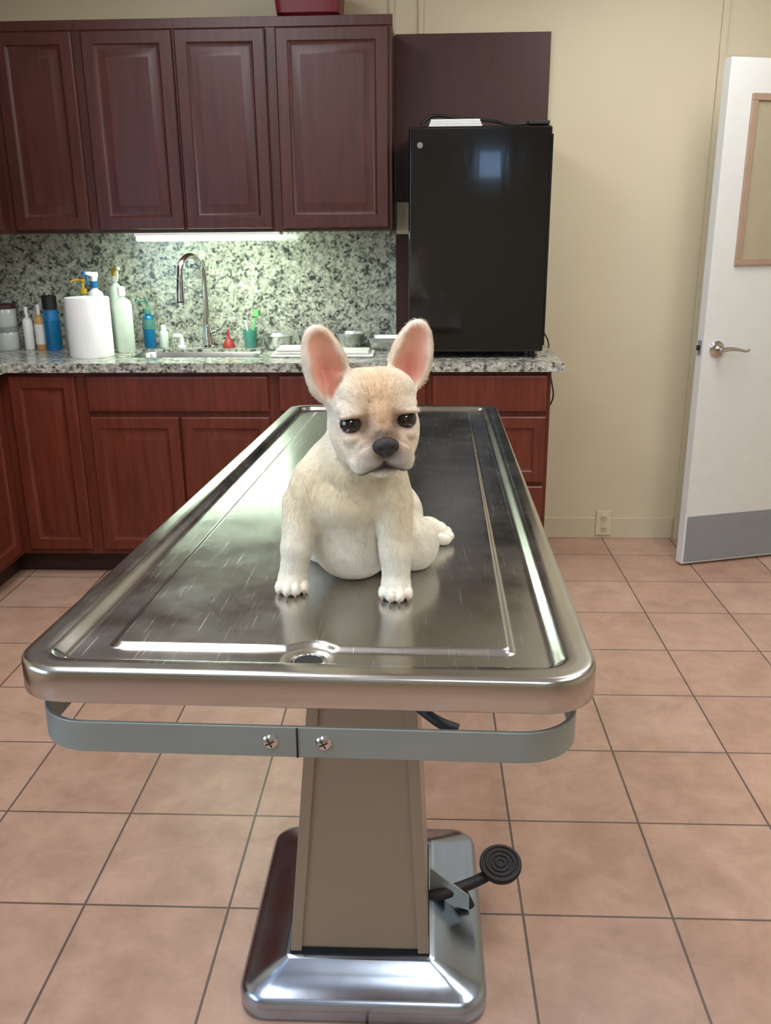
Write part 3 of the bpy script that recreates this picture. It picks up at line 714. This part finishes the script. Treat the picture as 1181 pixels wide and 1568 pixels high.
# trunk
ell(DF,(-0.090,1.050,1.092),(0.063,0.058,0.062),0.02)
ell(DF,(-0.095,1.090,1.075),(0.062,0.068,0.074),0.03)
ell(DF,(-0.088,1.060,1.033),(0.057,0.057,0.060),0.018)
ell(DF,(-0.080,1.145,1.030),(0.080,0.075,0.060),0.03)
ell(DF,(-0.137,1.026,1.094),(0.025,0.032,0.042),0.018)
ell(DF,(-0.042,1.020,1.099),(0.027,0.033,0.042),0.020)
ell(DF,(-0.090,1.006,1.090),(0.038,0.026,0.028),0.014)
# fore legs
cap(DF,(-0.146,1.020,1.080),(-0.152,1.002,1.035),0.0232,0.0180,0.005)
cap(DF,(-0.152,1.002,1.035),(-0.158,0.999,1.000),0.0172,0.0155,0.006)
cap(DF,(-0.036,1.012,1.085),(-0.031,0.990,1.035),0.0238,0.0182,0.005)
cap(DF,(-0.031,0.990,1.035),(-0.031,0.984,1.000),0.0178,0.0157,0.006)
cap(DF,(-0.162,1.040,1.060),(-0.150,1.03,1.085),0.011,0.018,0.012)
cap(DF,(-0.026,1.040,1.062),(-0.036,1.02,1.09),0.012,0.02,0.012)
# skin folds between chest, belly and legs
cap(DF,(-0.130,0.996,1.050),(-0.120,0.986,1.086),0.0018,0.0008,0.005,'sub')
cap(DF,(-0.053,0.990,1.050),(-0.062,0.982,1.084),0.0018,0.0008,0.005,'sub')
cap(DF,(-0.122,0.998,1.060),(-0.092,0.990,1.060),0.0018,0.0024,0.006,'sub')
cap(DF,(-0.092,0.990,1.060),(-0.058,0.994,1.060),0.0024,0.0018,0.006,'sub')
claws=[]
def paw(cx,cy,yawp):
    ca,sa=math.cos(yawp),math.sin(yawp)
    z0=tz(cy)
    def w(x,y,z): return (cx+x*ca-y*sa, cy+x*sa+y*ca, z0+z)
    ell(DF,w(0,0.0,0.013),(0.0172,0.019,0.015),0.007)
    for i,(tx,ty,rr) in enumerate(((-0.0146,-0.008,0.0075),(-0.0050,-0.0155,0.0082),(0.0050,-0.0155,0.0082),(0.0146,-0.008,0.0075))):
        ell(DF,w(tx,ty,0.0088),(rr*0.78,rr*1.35,rr*1.08),0.0010)
        claws.append((w(tx*1.03,ty-rr*1.20,0.0060),w(tx*1.06,ty-rr*1.20-0.0040,0.0018)))
    for tx in (-0.0098,0,0.0098):
        cap(DF,w(tx,-0.026 if tx==0 else -0.022,0.006),w(tx*0.8,-0.010,0.0205),0.0012,0.0004,0.0012,'sub')
paw(-0.159,0.997,0.08); paw(-0.031,0.980,-0.03)
# haunches + hind foot
ell(DF,(-0.012,1.100,1.004),(0.034,0.045,0.035),0.012)
ell(DF,(-0.130,1.125,1.004),(0.036,0.047,0.034),0.015)
cap(DF,(-0.012,1.165,1.002),(0.010,1.198,0.995),0.018,0.0140,0.010)
cap(DF,(0.004,1.198,0.992),(0.024,1.200,0.989),0.0150,0.0130,0.006)
for (x,y,z) in ((0.022,1.214,0.9875),(0.031,1.206,0.986),(0.0345,1.195,0.983),(0.030,1.184,0.981)):
    ell(DF,(x,y,z),(0.0120,0.0060,0.0085),0.0012)
# neck
cap(DF,(-0.090,1.060,1.104),(-0.066,1.020,1.168),0.055,0.044,0.02)
ell(DF,(-0.074,1.005,1.136),(0.039,0.032,0.032),0.018)
cap(DF,(-0.115,0.990,1.122),(-0.085,0.968,1.108),0.001,0.001,0.010,'sub')
cap(DF,(-0.085,0.968,1.108),(-0.045,0.970,1.116),0.001,0.001,0.010,'sub')
# head
psi=math.radians(15.5); pit=math.radians(2)
f0=Vector((math.sin(psi),-math.cos(psi),0)); rt=Vector((math.cos(psi),math.sin(psi),0))
fw=(f0*math.cos(pit)-Vector((0,0,1))*math.sin(pit)); up=rt.cross(-fw)
if up.z<0: up=-up
rolla=math.radians(2.0)
rt,up=(rt*math.cos(rolla)+up*math.sin(rolla)),(up*math.cos(rolla)-rt*math.sin(rolla))
HC=Vector((-0.0570,0.985,1.2000)); HS=0.98
def hp(x,y,z): return tuple(HC+(rt*x+fw*y+up*z)*HS)
HR=[tuple(rt),tuple(fw),tuple(up)]
def hell(c,r,k=0.008,op='add',R=None,F=None):
    ell(F or DF,hp(*c),tuple(q*HS for q in r),k,R or HR,op)
def hcap(a,b,ra,rb,k=0.006,op='add',F=None): cap(F or DF,hp(*a),hp(*b),ra*HS,rb*HS,k,op)
hell((0,-0.006,0.012),(0.0480,0.048,0.042),0.014)
for s in (-1,1): hell((s*0.020,0.006,0.029),(0.0275,0.034,0.025),0.011)
for s in (-1,1):
    hell((s*0.030,0.004,-0.012),(0.0225,0.034,0.028),0.010)
    hell((s*0.024,0.024,-0.028),(0.020,0.024,0.022),0.012)
    hell((s*0.027,0.030,0.0180),(0.0175,0.0135,0.0080),0.009)      # brow
    hell((s*0.028,0.040,-0.0135),(0.0140,0.0095,0.0062),0.006)    # under-eye pad
    hell((s*0.0160,0.050,-0.0300),(0.0168,0.0190,0.0180),0.004)    # flews
    hell((s*0.0240,0.043,-0.0405),(0.0128,0.016,0.0145),0.006)
hell((0,0.046,-0.013),(0.018,0.019,0.011),0.007)
hell((0,0.038,-0.0500),(0.018,0.021,0.010),0.003)  # chin
hcap((0,0.038,0.010),(0,0.052,-0.008),0.012,0.010,0.010)
hcap((0,0.074,-0.030),(0,0.070,-0.044),0.0014,0.0024,0.003,'sub')
for s in (-1,1):
    hcap((0,0.069,-0.0445),(s*0.014,0.065,-0.0490),0.0018,0.0018,0.0025,'sub')
    hcap((s*0.014,0.065,-0.0490),(s*0.030,0.050,-0.0565),0.0018,0.0022,0.0025,'sub')
    hcap((s*0.006,0.064,-0.004),(s*0.021,0.063,-0.0145),0.0022,0.0016,0.004,'sub')
    hcap((s*0.021,0.062,-0.0145),(s*0.037,0.047,-0.034),0.0016,0.0010,0.005,'sub')
    hcap((s*0.012,0.057,0.010),(s*0.015,0.056,0.024),0.0008,0.0005,0.005,'sub')
hcap((0,0.058,0.030),(0,0.056,0.004),0.0012,0.0012,0.005,'sub')
eyes=[]
for s in (-1,1):
    a=math.radians(6)*s
    r2=rt*math.cos(a)-up*math.sin(a); u2=up*math.cos(a)+rt*math.sin(a)
    hell((s*0.0320,0.0410,0.0135),(0.0140,0.0066,0.0038),0.005,R=[tuple(r2),tuple(fw),tuple(u2)])
    hell((s*0.0330,0.050,0.0018),(0.0104,0.015,0.0074),0.0020,'sub',R=[tuple(r2),tuple(fw),tuple(u2)])
    eyes.append(Vector(hp(s*0.0320,0.0318,0.0018)))
# ears
EF=Field((-0.20,0.885,0.955),(0.080,1.235,1.335),h)
earinfo=[]
def ear(cx,cy,cz_,til,turn,sc=1.0):
    e_r=rt*math.cos(turn)+fw*math.sin(turn); e_n=fw*math.cos(turn)-rt*math.sin(turn)
    e_u=up*math.cos(til)+e_r*math.sin(til); e_r2=e_r*math.cos(til)-up*math.sin(til)
    R=[tuple(e_r2),tuple(e_n),tuple(e_u)]; C=Vector(hp(cx,cy,cz_))
    def q(a,b,c): return tuple(C+(e_r2*a+e_n*b+e_u*c)*sc)
    S=lambda t: tuple(v*sc for v in t)
    ell(EF,q(0,0,-0.010),S((0.0255,0.0125,0.036)),0.004,R)
    ell(EF,q(0,-0.001,0.016),S((0.0195,0.0095,0.030)),0.014,R)
    ell(EF,q(0,0.0095,-0.011),S((0.0215,0.0140,0.033)),0.003,R,'sub')
    ell(EF,q(0,0.0080,0.014),S((0.0162,0.0105,0.027)),0.003,R,'sub')
    earinfo.append((C,e_r2,e_n,e_u,sc))
ear(-0.0515,-0.002,0.0635,math.radians(-15),math.radians(-12),1.0)
ear(0.0520,-0.014,0.0630,math.radians(16),math.radians(6),0.94)
DF.D=smin(DF.D,EF.D,0.006)
for s in (-1,1): hcap((s*0.037,-0.008,0.022),(s*0.044,-0.010,0.036),0.015,0.012,0.010)
for C,er,en,eu,sc in earinfo:
    ell(DF,tuple(C+en*0.010-eu*0.020),(0.0135*sc,0.0120,0.022),0.004,[tuple(er),tuple(en),tuple(eu)],'sub')
    sg=1 if C.x<HC.x else -1
    cap(DF,tuple(C-er*0.009*sg+en*0.000-eu*0.034),tuple(C-er*0.004*sg-en*0.003-eu*0.008),0.0038,0.0015,0.003)
    cap(DF,tuple(C+er*0.004*sg-en*0.001-eu*0.032),tuple(C+er*0.005*sg-en*0.004-eu*0.012),0.0026,0.0012,0.003)
X,Y,Z=np.meshgrid(DF.ax[0],DF.ax[1],DF.ax[2],indexing='ij',sparse=True)
pl=(0.996+math.tan(tilt)*(Y-0.750)+PLAT+0.0006-Z+0*X).astype(np.float32)
DF.D=np.maximum(DF.D,pl)

def furmat(name,hair):
    m,nt,b=newmat(name)
    at=N(nt,'ShaderNodeAttribute'); at.attribute_name='Col'
    tc=N(nt,'ShaderNodeTexCoord'); nz=N(nt,'ShaderNodeTexNoise'); nz.inputs['Scale'].default_value=90; nz.inputs['Detail'].default_value=4
    nt.links.new(tc.outputs['Object'],nz.inputs['Vector'])
    rp=N(nt,'ShaderNodeValToRGB'); rp.color_ramp.elements[0].position=0.3; rp.color_ramp.elements[0].color=(0.91,0.89,0.85,1); rp.color_ramp.elements[1].position=0.6; rp.color_ramp.elements[1].color=(1,1,1,1)
    nt.links.new(nz.outputs['Fac'],rp.inputs[0])
    mx=N(nt,'ShaderNodeMix',data_type='RGBA',blend_type='MULTIPLY'); mx.inputs[0].default_value=0.8
    nt.links.new(at.outputs['Color'],mx.inputs[6]); nt.links.new(rp.outputs[0],mx.inputs[7]); nt.links.new(mx.outputs[2],b.inputs['Base Color'])
    b.inputs['Roughness'].default_value=0.65; b.inputs['Specular IOR Level'].default_value=0.25
    if not hair:
        b.inputs['Subsurface Weight'].default_value=0.05; b.inputs['Subsurface Radius'].default_value=(1.0,0.6,0.4); b.inputs['Subsurface Scale'].default_value=0.003
    return m
FUR=furmat('short_cream_coat',False); HAIR=furmat('short_cream_hair',True)
dog=empty('french_bulldog_puppy',(-0.09,1.05,0.985))
ob,P,Q=field_mesh('body',DF,FUR,dog,2)
L=(P-np.array(HC))/HS
lx=L@np.array(rt);ly=L@np.array(fw);lz=L@np.array(up)
def lin(c): return np.array(s2l(c)[:3])
base=np.tile(lin((247,242,227)),(len(P),1))
def mixc(mask,c):
    global base
    mk=np.clip(mask,0,1)[:,None]; base=base*(1-mk)+lin(c)*mk
def g3(x,y,z,sx,sy,sz): return np.exp(-(((lx-x)/sx)**2+((ly-y)/sy)**2+((lz-z)/sz)**2))
def gw(x,y,z,s): return np.exp(-(((P[:,0]-x)**2+(P[:,1]-y)**2+(P[:,2]-z)**2)/s**2))
mixc(0.65*gw(-0.09,0.98,1.12,0.055),(238,220,178))
mixc(0.6*gw(-0.15,1.0,1.10,0.04),(238,222,182))
mixc(0.6*gw(-0.03,0.99,1.08,0.04),(238,222,186))
mixc(0.9*g3(0,0.03,0.035,0.032,0.06,0.032),(226,194,152))
mixc(0.8*g3(0,0.05,0.008,0.022,0.04,0.018),(196,154,112))
mixc(0.45*g3(-0.035,0.03,-0.02,0.02,0.04,0.02),(232,208,172))
mixc(0.45*g3(0.035,0.03,-0.02,0.02,0.04,0.02),(232,208,172))
for s in (-1,1):
    mixc(0.75*g3(s*0.031,0.045,0.002,0.019,0.03,0.0135),(156,114,82))
    e_=g3(s*0.033,0.045,0.0018,0.0145,0.03,0.0100)
    mixc(np.clip((e_-0.34)/0.2,0,1)*0.97,(36,25,21))
    mixc(0.7*g3(s*0.014,0.058,-0.011,0.013,0.03,0.009),(150,112,84))
    mixc(0.5*g3(s*0.024,0.055,-0.024,0.012,0.03,0.012),(200,166,136))
mixc(0.9*g3(0,0.062,-0.007,0.017,0.02,0.010),(92,68,54))
mixc(0.95*g3(0,0.068,-0.028,0.021,0.02,0.012),(74,58,52))
mixc(0.9*g3(0,0.066,-0.045,0.022,0.02,0.0060),(52,38,34))
mouth=np.minimum(np.abs(lz+0.0443+0.34*np.abs(lx)),1)
mixc(0.9*np.exp(-(mouth/0.0030)**2)*(ly>0.03)*(np.abs(lx)<0.034),(60,44,38))
noh=np.zeros(len(P))
for C,er,en,eu,sc in earinfo:
    Qv=P-np.array(C); a=Qv@np.array(er)/sc;b_=Qv@np.array(en)/sc;c=Qv@np.array(eu)/sc
    ins=np.exp(-((a/0.0255)**6+((c+0.0)/0.050)**6))
    mixc(ins*(np.linalg.norm(Qv,axis=1)<0.07)*0.55*(b_<0.012),(240,208,178))
    w=np.sqrt((a/0.0208)**2+((c+0.001)/0.0425)**2)
    im=(b_>-0.0125)*np.clip((0.006-b_)/0.004,0,1)*np.clip((1.05-w)/0.16,0,1)
    mixc(im*0.9,(240,180,156))
    mixc(im*np.exp(-((a/0.012)**2+((c+0.012)/0.024)**2))*0.75,(222,130,116))
    noh=np.maximum(noh,im)
ca_=ob.data.color_attributes.new('Col','FLOAT_COLOR','POINT')
ca_.data.foreach_set('color',np.concatenate([base,np.ones((len(base),1))],1).astype(np.float32).ravel())
fc=P[Q].mean(1)
nrm=np.cross(P[Q[:,2]]-P[Q[:,0]],P[Q[:,3]]-P[Q[:,1]]); ar=np.linalg.norm(nrm,axis=1)/2+1e-12; nrm/=(2*ar)[:,None]
eyem=np.zeros(len(P))
for s in (-1,1): eyem=np.maximum(eyem,(g3(s*0.033,0.045,0.0018,0.0145,0.03,0.0100)>0.42)*1.0)
nosem=g3(0,0.070,-0.020,0.014,0.02,0.010)>0.5
vm=1-np.clip(noh*1.1,0,1); vm*=(1-eyem); vm*=(1-nosem*1.0)
fm=vm[Q].mean(1)
tzf=0.996+math.tan(tilt)*(fc[:,1]-0.750)+PLAT
fm*=(fc[:,2]-tzf>0.003)
prob=fm*ar; prob/=prob.sum()
NH=160000
sel=rng.choice(len(Q),NH,p=prob)
uv=rng.random((NH,2)); 
q0,q1,q2,q3=(P[Q[sel,i]] for i in range(4))
u_=uv[:,:1];v_=uv[:,1:]
root=(q0*(1-u_)+q1*u_)*(1-v_)+(q3*(1-u_)+q2*u_)*v_
hc=base[Q[sel,0]]
nn=nrm[sel]
nosep=np.array(hp(0,0.075,-0.015)); hcn=np.array(HC)
dh=np.linalg.norm(root-hcn,axis=1)
wh=np.clip((0.085-dh)/0.02,0,1)[:,None]
flowb=np.tile(np.array([0,0.25,-1.0]),(NH,1))
flowh=root-nosep; flowh/=np.linalg.norm(flowh,axis=1)[:,None]+1e-9
# gentle coherent swirls so the coat breaks into tufts
sw=np.stack([np.sin(root[:,2]*260+root[:,0]*90),np.zeros(NH),np.sin(root[:,0]*240+root[:,2]*60)],1)*0.22
fl=flowb*(1-wh)+flowh*wh+sw+rng.normal(0,0.16,(NH,3))
fl-= (fl*nn).sum(1)[:,None]*nn; fl/=np.linalg.norm(fl,axis=1)[:,None]+1e-9
face=np.clip((0.06-np.linalg.norm(root-np.array(hp(0,0.045,-0.01)),axis=1))/0.03,0,1)[:,None]
lowz=np.clip((root[:,2:3]-0.985)/0.03,0.45,1)
ln=(0.0052*(1-face)+0.0021*face)*lowz*rng.uniform(0.7,1.2,(NH,1))
pts=np.stack([root-nn*0.0003, root+(fl*0.42+nn*0.14)*ln, root+(fl*0.80+nn*0.22)*ln, root+(fl*1.12+nn*0.24)*ln],1)
tzv=0.996+math.tan(tilt)*(pts[:,:,1]-0.750)+PLAT+0.0006
pts[:,:,2]=np.maximum(pts[:,:,2],tzv)
try:
    hcv=bpy.data.hair_curves.new('coat'); hcv.add_curves([4]*NH)
    hcv.position_data.foreach_set('vector',pts.astype(np.float32).ravel())
    ra=hcv.attributes.get('radius') or hcv.attributes.new('radius','FLOAT','POINT')
    ra.data.foreach_set('value',np.tile(np.array([0.00010,0.00009,0.00006,0.00002],np.float32),NH))
    cc=hcv.attributes.new('Col','FLOAT_COLOR','CURVE')
    var=rng.uniform(0.84,1.06,(NH,1)); hcc=np.clip(hc*var,0,0.95)
    cc.data.foreach_set('color',np.concatenate([hcc,np.ones((NH,1))],1).astype(np.float32).ravel())
    hcv.materials.append(HAIR)
    ho=bpy.data.objects.new('coat',hcv); COL.objects.link(ho)
    ho.parent=dog; ho.matrix_parent_inverse=Matrix.Translation(-Vector(dog.location))
except Exception as ex:
    print('HAIR FAIL',ex)
M['eye']=simple('dark_eye',(14,9,8),0.05,noise=0.1,coat=1.0)
M['nose']=simple('wet_black_nose',(36,32,32),0.45,noise=0.2,nscale=500,bump=0.5,bscale=900)
M['claw']=simple('claw_horn',(170,132,118),0.4)
for i,e in enumerate(eyes):
    lathe('eye_%d'%(i+1),[(0.0122*math.cos(t),0.0122*math.sin(t)) for t in np.linspace(-1.5,1.5,20)],M['eye'],dog,loc=e,seg=32,autos=80)
nc=Vector(hp(0,0.066,-0.02)); n5=Vector((0.025,0.025,0.025))
NF=Field(tuple(nc-n5),tuple(nc+n5),0.0007)
hell((0,0.0660,-0.0175),(0.0128,0.0075,0.0088),0.004,F=NF)
for s in (-1,1): hell((s*0.0088,0.0650,-0.0190),(0.0064,0.0075,0.0072),0.003,F=NF)
hell((0,0.0660,-0.0260),(0.005,0.006,0.006),0.003,F=NF)
for s in (-1,1):
    hell((s*0.0066,0.0745,-0.0200),(0.0030,0.0042,0.0024),0.0012,'sub',F=NF)
    hcap((s*0.008,0.073,-0.0212),(s*0.0145,0.068,-0.0235),0.0010,0.0008,0.0012,'sub',F=NF)
hcap((0,0.076,-0.017),(0,0.074,-0.032),0.0006,0.0008,0.0012,'sub',F=NF)
field_mesh('nose',NF,M['nose'],dog,2)
for i,(a,b2) in enumerate(claws):
    b2=(b2[0],b2[1],max(b2[2],tz(b2[1])+0.0014))
    tube('claw_%d'%(i+1),[a,((a[0]+b2[0])/2,(a[1]+b2[1])/2-0.0008,(a[2]+b2[2])/2+0.0010),b2],[0.0017,0.0014,0.0006],M['claw'],dog,seg=8,smooth_n=3)

# ------------------------------------------------------------ world + camera
w=bpy.data.worlds.new('world'); scene.world=w; w.use_nodes=True
w.node_tree.nodes['Background'].inputs[0].default_value=(0.9,0.95,1,1); w.node_tree.nodes['Background'].inputs[1].default_value=0.3

f=1345.0
th=math.radians(2.5); ph=math.atan(429/f); rho=math.radians(0.5)
Fv=Vector((-math.sin(th)*math.cos(ph),math.cos(th)*math.cos(ph),-math.sin(ph)))
R0=Vector((math.cos(th),math.sin(th),0)); U0=R0.cross(Fv)
Rv=R0*math.cos(rho)-U0*math.sin(rho); Uv=U0*math.cos(rho)+R0*math.sin(rho)
cd=bpy.data.cameras.new('camera'); cam=bpy.data.objects.new('camera',cd); COL.objects.link(cam)
cd.sensor_fit='VERTICAL'; cd.sensor_height=36; cd.lens=36*f/1568; cd.clip_start=0.02
Mx=Matrix(((Rv.x,Uv.x,-Fv.x,0),(Rv.y,Uv.y,-Fv.y,0),(Rv.z,Uv.z,-Fv.z,1.4),(0,0,0,1)))
cam.matrix_world=Mx
scene.camera=cam
